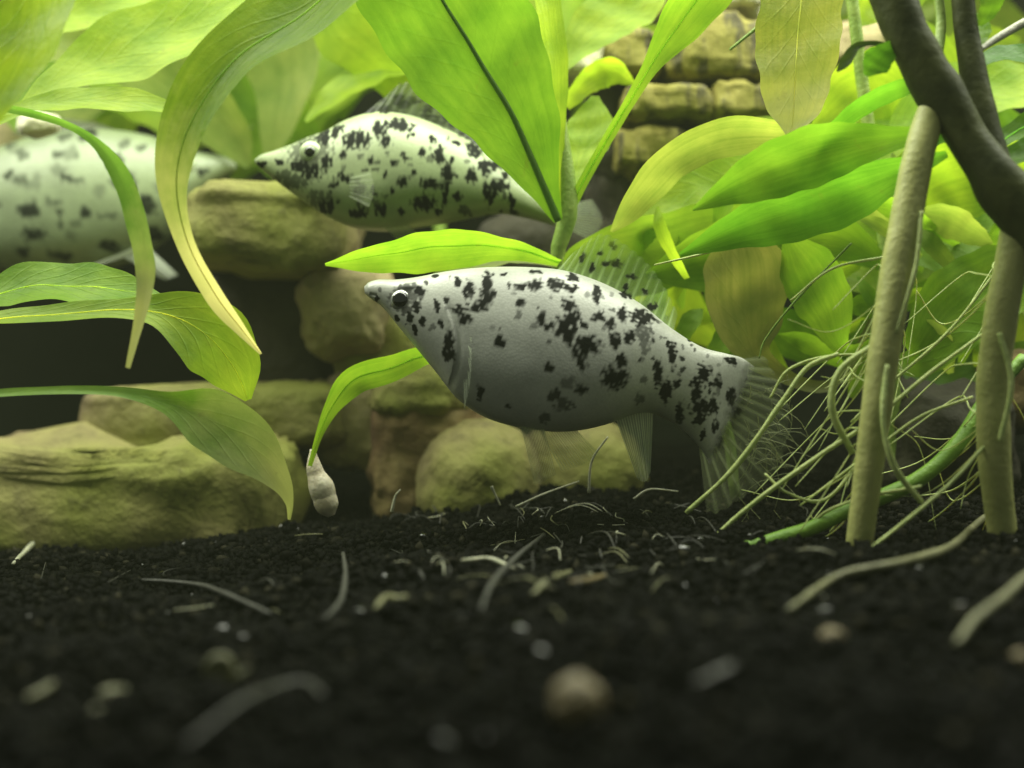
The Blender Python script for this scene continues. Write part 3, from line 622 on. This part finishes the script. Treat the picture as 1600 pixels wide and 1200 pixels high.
def filler(parent, zone, count, dr, cols, seed, wr=(28, 60), lr=(130, 260)):   # leaves that spring from the plant's own stem nodes
    q = random.Random(seed)
    for i in range(count):
        x = q.uniform(zone[0], zone[2]); y = q.uniform(zone[1], zone[3]); a = q.uniform(-2.7, -0.4) if q.random() < .7 else q.uniform(-3.6, 0.4); ln = q.uniform(*lr); w_ = q.uniform(*wr); d = q.uniform(*dr)
        c, s_ = math.cos(a), math.sin(a); b = q.uniform(-40, 40)
        leaf(parent, [(x - c * ln * .6, y - s_ * ln * .6, d + .3, 4), (x - c * ln * .25 + b * s_ * .3, y - s_ * ln * .25, d, w_ * .8), (x + c * ln * .12 + b * s_ * .4, y + s_ * ln * .12, d - .1, w_), (x + c * ln * .5, y + s_ * ln * .5 + 12, d, 2)],
             q.choice(cols), tilt=q.uniform(-45, 45), seed=i + seed, n=36, m=11)
filler(pr, (1000, 260, 1640, 520), 30, (22.6, 24.6), [G1, GB, G1, G2], 70, wr=(28, 48), lr=(120, 220))
filler(pr, (1020, 300, 1620, 560), 46, (20.9, 22.4), [G1, GB, G1, (0.26, 0.36, 0.08)], 90, wr=(9, 22), lr=(80, 170))
filler(pr, (1300, 60, 1640, 300), 9, (23, 25), [GB, GB, G1], 71)
pb = empty('leafy_plant', P(700, 500, 30), 'blurred pale green plant along the back wall of the tank', 'plant')
stem(pb, [(700,760,30,10),(690,400,30,10),(660,100,30,9),(640,-200,30,8)])
filler(pb, (-40, -60, 860, 170), 30, (28.5, 32), [GB, GG, GB, G1], 72, wr=(40, 75), lr=(200, 340))
filler(pb, (900, -60, 1640, 60), 12, (28.5, 32), [GB, GG, GB], 73, wr=(40, 75), lr=(200, 340))

# thick dark stems with the tan roots
pw = empty('woody_plant', P(1560, 830, 17), 'dark thick stemmed plant standing on two tan roots', 'plant')
stem(pw, [(1368,-70,17.2,33),(1412,40,17.1,34),(1458,130,17,36),(1512,215,16.9,32),(1560,285,16.8,40),(1620,345,16.7,46),(1690,420,16.7,44)], 'woody', k=24, lump=0.16, n=60)
stem(pw, [(1498,-60,17.5,16),(1512,60,17.4,19),(1532,170,17.2,23),(1556,270,17,28),(1590,330,16.9,26)], 'woody', k=20, lump=0.07)
stem(pw, [(1462,-40,17.6,7),(1470,40,17.5,8),(1460,110,17.2,10)], 'stem', k=10)
stem(pw, [(1466,138,17.05,18),(1452,185,17,22),(1436,240,16.9,24),(1416,340,16.8,25),(1392,480,16.7,25),(1372,620,16.7,24),(1354,760,16.8,22),(1340,868,16.9,20)], 'root', k=20, n=70, name='prop_root', lump=0.07)
stem(pw, [(1596,320,16.9,24),(1582,400,16.9,25),(1564,500,16.9,25),(1552,600,16.9,25),(1554,720,16.9,25),(1566,838,17,22)], 'root', k=20, n=70, name='prop_root', lump=0.07)
leaf(pw, [(1448,132,17.2,6),(1400,140,17.8,13),(1340,170,18.2,14),(1288,214,18.3,10),(1250,252,18.4,2)], GD, tilt=-30, seed=60)
leaf(pw, [(1462,205,17.2,6),(1400,215,17.8,18),(1320,228,18.2,38),(1235,252,18.2,46),(1155,286,18.1,31),(1082,328,18,2)], G2, tilt=-20, seed=61, cup=0.3)
leaf(pw, [(1480,240,17.4,6),(1420,262,18,20),(1340,292,18.6,44),(1250,326,18.8,46),(1165,352,18.8,34),(1062,398,18.8,3)], GD, tilt=-15, seed=62, cup=0.3)
leaf(pw, [(1410,60,17,5),(1390,78,17,14),(1368,98,17,23),(1352,118,17,4)], GD, tilt=0, seed=63)
leaf(pw, [(1405,90,17.1,3),(1380,70,17.1,4),(1340,72,17.1,6),(1322,96,17.1,9),(1308,112,17.1,2)], (0.04, 0.07, 0.015), tilt=20, seed=64, rib=None)
leaf(pw, [(1520,110,17.4,5),(1560,88,17.8,14),(1620,96,18,26),(1720,130,18,8)], GD, tilt=-45, seed=65)
leaf(pw, [(1545,240,17.4,5),(1580,210,17.8,14),(1640,180,18,20),(1720,150,18,5)], G2, tilt=-30, rib='midrib_pale', seed=66)
leaf(pw, [(1556,262,17.4,5),(1600,240,17.8,20),(1660,230,18,26),(1730,220,18,5)], G2, tilt=-35, seed=67)
leaf(pw, [(1530,40,17.4,4),(1545,10,17.4,18),(1550,-30,17.4,24),(1560,-80,17.4,4)], G2, tilt=10, seed=68)
leaf(pw, [(1535,70,17.4,4),(1532,40,17.6,16),(1520,20,17.7,4)], G1, tilt=10, seed=69)
stem(pw, [(1528,80,17.3,4),(1555,62,17.5,6),(1600,36,17.7,7),(1640,20,17.8,6)], 'strand', name='rootlet', k=8)
# rootlets that hang from the stems into the soil
RL = [([(1310,553,18,4.5),(1262,574,18,5),(1222,628,18,5.5),(1150,728,18.1,5.5),(1072,802,18.2,5)], 'rootlet'),
 ([(1545,515,17.6,3.5),(1450,585,17.5,4),(1362,658,17.4,4.5),(1280,712,17.4,5),(1160,800,17.6,5),(1068,888,17.7,4)], 'rootlet'),
 ([(1400,556,18.2,2.5),(1300,556,18.2,3),(1232,578,18.2,3),(1203,622,18.2,2.5)], 'rootlet'),
 ([(1540,695,16.8,3.5),(1488,752,16.6,3.5),(1430,802,16.4,4),(1362,856,16.3,4)], 'rootlet'),
 ([(1370,536,17.3,6),(1312,580,17.3,7),(1300,640,17.3,7),(1332,708,17.4,6.5)], 'rootlet'),
 ([(1386,570,16.5,6),(1380,660,16.4,6),(1398,730,16.4,6),(1440,785,16.5,5)], 'rootlet'),
 ([(1440,330,16.6,4),(1430,420,16.5,5),(1400,520,16.5,4)], 'rootlet'),
 ([(1562,520,16.6,5),(1580,600,16.5,6),(1562,690,16.5,5)], 'rootlet'),
 ([(1330,380,18.5,2.2),(1245,468,18.6,2.2),(1196,530,18.7,2),(1186,560,18.7,1.5)], 'midrib'),
 ([(1180,370,19,2.4),(1100,396,19,2.4),(1022,414,19,1.6)], 'rootlet'),
 ([(1380,402,18.2,3),(1300,420,18.2,2.6),(1235,470,18.3,2)], 'rootlet'),
 ([(1560,420,18,3),(1480,520,18,3),(1390,600,18,3),(1330,660,18,2.5)], 'rootlet'),
 ([(1440,760,17,4),(1360,775,17.2,3.5),(1290,800,17.4,3),(1250,842,17.5,2.5)], 'rootlet'),
 ([(1360,700,17.5,3),(1290,780,17.5,3.5),(1230,770,17.5,3),(1195,740,17.6,2.5)], 'rootlet'),
 ([(1520,620,17.5,3),(1440,650,17.5,3),(1370,700,17.5,3),(1250,790,17.6,2.2)], 'rootlet')]
for rows, mt in RL: stem(pw, [(a, b, c, q * 0.8) for a, b, c, q in rows], mt, n=36, k=8, name='rootlet', lump=0.25)
rr = random.Random(12)
for i in range(60):
    y0 = rr.uniform(400, 740); x0 = 1446 - (y0 - 140) * 0.147 if rr.random() < 0.5 else 1560 - max(0, 480 - y0) * -0.1; a = rr.uniform(150, 230) if rr.random() < 0.75 else rr.uniform(60, 120); ln = rr.uniform(60, 240)
    d = rr.uniform(17.3, 19); bend = rr.choice((-1, 1)) * rr.uniform(25, 70)
    x1, y1 = x0 + ln * math.cos(math.radians(a)), y0 + abs(ln * math.sin(math.radians(a))) + rr.uniform(0, 90)
    rr_ = rr.uniform(0.6, 1.6)
    stem(pw, [(x0, y0, 16.85, rr_), (x0 * .75 + x1 * .25, y0 * .75 + y1 * .25 - bend * .6, (16.85 + d) / 2, rr_), ((x0 + x1) / 2 + bend * 0.4, (y0 + y1) / 2 - bend, d + 0.1, rr_), (x1, min(y1, 830), d - 0.1, rr_ * 0.7)], 'rootlet', n=22, k=6, name='rootlet', lump=0.2)
tag(stem(None, [(1040,888,17.2,7),(1130,866,17.3,11),(1250,832,17.4,12),(1330,796,17.6,12),(1430,752,17.8,13),(1500,690,18,13),(1545,620,18.2,12),(1600,560,18.4,10)], 'runner', n=60, k=14, name='plant_runner', lump=0.12),
    'smooth bright green runner creeping over the soil behind the tan root', 'runner')

# hair algae round the tail
ha = []; hf = []; base_i = 0
for i in range(70):
    cx, cy = rr.gauss(1185, 22), rr.gauss(690, 50); a = rr.uniform(-0.6, 2.2); ln = rr.uniform(20, 75); d = rr.uniform(19.2, 20.6)
    pts = [(cx, cy, d, 0.5), (cx + ln * .5 * math.cos(a), cy + ln * .5 * math.sin(a) + rr.uniform(-6, 6), d, 0.6), (cx + ln * math.cos(a + .2), cy + ln * math.sin(a + .2), d, 0.3)]
    C, R = pxline(pts, 7); V = tubeV(C, R, 4); ha.append(V); hf.append(gridF(7, 4, True) + base_i); base_i += len(V)
tag(mesh('hair_algae', np.concatenate(ha), np.concatenate(hf), M['algae']), 'fine pale hair algae tufts round the tail of the silver fish', 'algae', kind='stuff')

# ------------------------------------------------------------------ things lying on the soil
def on_soil(px, py, r, lift=0.3):
    d = soil_d(px, py); return P(px, py, d) + np.array([0, 0, r * lift])
def pebble(name, px, py, rx, rz, mat, label, cat, seed, group=None, rough=0.14, ratio=1.0):
    d = soil_d(px, py + rz * 1.0); s = K * d; V = SPH3_V * np.array([rx * s, rx * s * ratio, rz * s]) if False else SPH_V * np.array([rx * s, rx * s * ratio, rz * s])
    V = np.array([v * (1 + rough * noise.noise(Vector(v / (rx * s) * 1.6) + Vector((seed, 0, 0))) + rough * .3 * noise.noise(Vector(v / (rx * s) * 5) + Vector((0, seed, 0)))) for v in V])
    return tag(mesh(name, V + P(px, py, d), SPH_F, M[mat], None), label, cat, group)
pebble('food_pellet', 902, 1096, 42, 40, 'pellet', 'round tan food pellet, the largest one on the black soil', 'pellet', 1)
pebble('food_pellet', 1300, 994, 19, 14, 'pellet', 'small pale food pellet beside the long pale root', 'pellet', 2)
pebble('food_pellet', 1594, 1032, 16, 16, 'pellet', 'small tan food pellet below the short pale root', 'pellet', 3)
pebble('pebble', 178, 1082, 20, 9, 'snail', 'greenish oblong grit lying beside the snail', 'pebble', 4, rough=0.4)
pebble('pebble', 152, 1112, 14, 9, 'snail', 'small greenish lump of grit touching the oblong grit', 'pebble', 5, rough=0.4)

# snail: a flat spiral shell with a foot
ds = soil_d(345, 1080); sn = empty('pond_snail', P(345, 1070, ds), 'small olive ramshorn snail sitting on the black soil', 'snail')
t_ = np.linspace(0, 1, 90); ang = t_ * 2.6 * 2 * np.pi; rad = (0.16 + 0.84 * t_) ** 1.3 * 19 * K * ds
cs = P(345, 1046, ds)
tube('shell', np.stack([cs[0] + rad * np.cos(ang), cs[1] + 0.02 * t_, cs[2] + rad * np.sin(ang)], 1), (2 + 8 * t_) * K * ds, M['snail'], sn, k=12)
tube('foot', np.array([P(a, b, ds) for a, b in ((330,1066),(350,1072),(372,1058),(388,1044))]), np.array([4, 8, 7, 3]) * K * ds, M['snail'], sn, k=8)

# elongated white shell below the narrow leaf
t_ = np.linspace(0, 1, 60); C, R = pxline([(488,702,20.2,4),(492,735,20.2,13),(503,765,20.2,19),(512,792,20.2,16),(518,806,20.2,6)], 60)
R = R * (1 + 0.10 * np.abs(np.sin(t_ * 9.5)))
tag(tube('shell', C, R, M['shell'], None, k=20, lump=0.12), 'cream white elongated shell standing on the soil', 'shell')

def strand(px_rows, rpx, mat, label, name='root_strand', group='loose strands on the soil', lift=0.14, arch=0.0, n=26):
    q = cr(px_rows, n); C = []
    for i, (a, b) in enumerate(q):
        d = soil_d(a, b); p = P(a, b, d); p[2] += lift + arch * math.sin(math.pi * i / (n - 1)); C.append(p)
    C = np.array(C); 
    for _ in range(3): C[1:-1] = (C[:-2] + 2 * C[1:-1] + C[2:]) / 4
    tp = 0.55 + 0.45 * np.sin(np.linspace(0.25, 2.9, n))
    return tag(tube(name, C, rpx * K * C[:, 1] * tp, M[mat], None, k=7, lump=0.3), label, 'root strand', group)
strand([(222,922),(310,930),(362,950),(422,978)], 4.5, 'old_root', 'grey old root lying straight on the soil below the boulder')
strand([(505,990),(532,960),(540,915),(536,880)], 4.5, 'old_root', 'grey old root curving over the soil below the white shell')
strand([(290,1196),(372,1130),(440,1098),(480,1092),(506,1116)], 6, 'old_root', 'thick dark old root arching over the soil beside the snail')
strand([(1232,978),(1262,955),(1310,922),(1400,902),(1480,878),(1530,832),(1575,800)], 7, 'litter', 'long pale root snaking over the soil from the foot of the second tan root', name='loose_root', n=50, lift=0.16)
strand([(1495,1030),(1525,990),(1570,955),(1625,900)], 8, 'litter', 'short pale bent root beside the long pale root', name='loose_root')
strand([(752,975),(770,930),(815,880),(850,850)], 5, 'old_root', 'thin dark root crossing the soil under the belly of the silver fish')
strand([(722,893),(765,890),(802,906)], 4, 'strand', 'white bent straw on the dark soil before the silver fish')
strand([(586,972),(604,952),(622,956),(634,952)], 5, 'litter', 'yellow green hooked stalk bit on the soil')
strand([(832,950),(858,926),(892,910)], 4.5, 'litter', 'straight yellow green stalk bit beside the white straw')
strand([(892,930),(920,926),(945,918)], 5, 'pellet', 'rusty brown flake beside the yellow green stalk bit', name='debris_flake')
strand([(40,1118),(62,1108),(85,1092)], 6, 'snail', 'dull olive stalk bit near the oblong grit')
strand([(20,895),(45,868),(70,842)], 4, 'strand', 'thin white strand at the foot of the boulder')
strand([(1088,1098),(1120,1084),(1146,1070)], 9, 'old_root', 'blurred dark stub far in front of the green runner')
for rows in ([(806,792),(850,772),(905,752)], [(920,770),(925,720),(950,682)], [(990,780),(1015,765),(1060,768)], [(612,800),(618,775),(626,765)], [(768,760),(775,775),(782,790)]):
    C, R = pxline([(a, b, 20.4, 2.4) for a, b in rows], 24); R = R * np.linspace(1, .5, 24)
    tag(tube('root_strand', C, R, M['strand'], None, k=7, lump=.2), 'thin pale strand sticking up from the soil under the silver fish', 'root strand', 'upright strands under the silver fish')
for i in range(120):
    if i < 108: a = rr.gauss(860, 170); b = rr.uniform(796, 930)
    else: a = rr.uniform(20, 1500); b = rr.uniform(880, 1000)
    an = rr.uniform(0, 6.28); ln = rr.uniform(14, 70); rx = [(a, b), (a + ln * .5 * math.cos(an) + rr.uniform(-10, 10), b + ln * .2 * math.sin(an) + rr.uniform(-8, 8)), (a + ln * math.cos(an), b + ln * .4 * math.sin(an))]
    mt = rr.choice(['strand', 'old_root', 'old_root', 'litter', 'old_root']); kind = {'strand': 'whitish', 'old_root': 'dark grey', 'litter': 'yellow green'}[mt]  # whitish threads are fibres and also stand in for glints on the soil
    strand(rx, rr.uniform(0.6, 1.5), mt, 'tiny ' + kind + ' thread of plant debris scattered on the black soil', name='debris_thread', group=kind + ' debris threads on the soil', n=14, lift=0.11, arch=rr.uniform(0, .09))

# ------------------------------------------------------------------ the slightly cloudy water
hv = bpy.data.materials.new('cloudy_water'); hv.use_nodes = True; hn = hv.node_tree.nodes
hn.remove(hn['Principled BSDF']); pv = hn.new('ShaderNodeVolumePrincipled')
pv.inputs['Color'].default_value = (0.84, 0.95, 0.6, 1); pv.inputs['Density'].default_value = 0.09; pv.inputs['Anisotropy'].default_value = 0.0
hv.node_tree.links.new(pv.outputs[0], hn['Material Output'].inputs['Volume'])
hz = [(-42, -2, -5), (42, -2, -5), (42, 41, -5), (-42, 41, -5), (-42, -2, 35), (42, -2, 35), (42, 41, 35), (-42, 41, 35)]
tag(mesh('haze', hz, [(0,3,2,1), (4,5,6,7), (0,1,5,4), (1,2,6,5), (2,3,7,6), (3,0,4,7)], hv, smooth=False), 'faint green cloudiness of the tank water', 'water', kind='stuff')
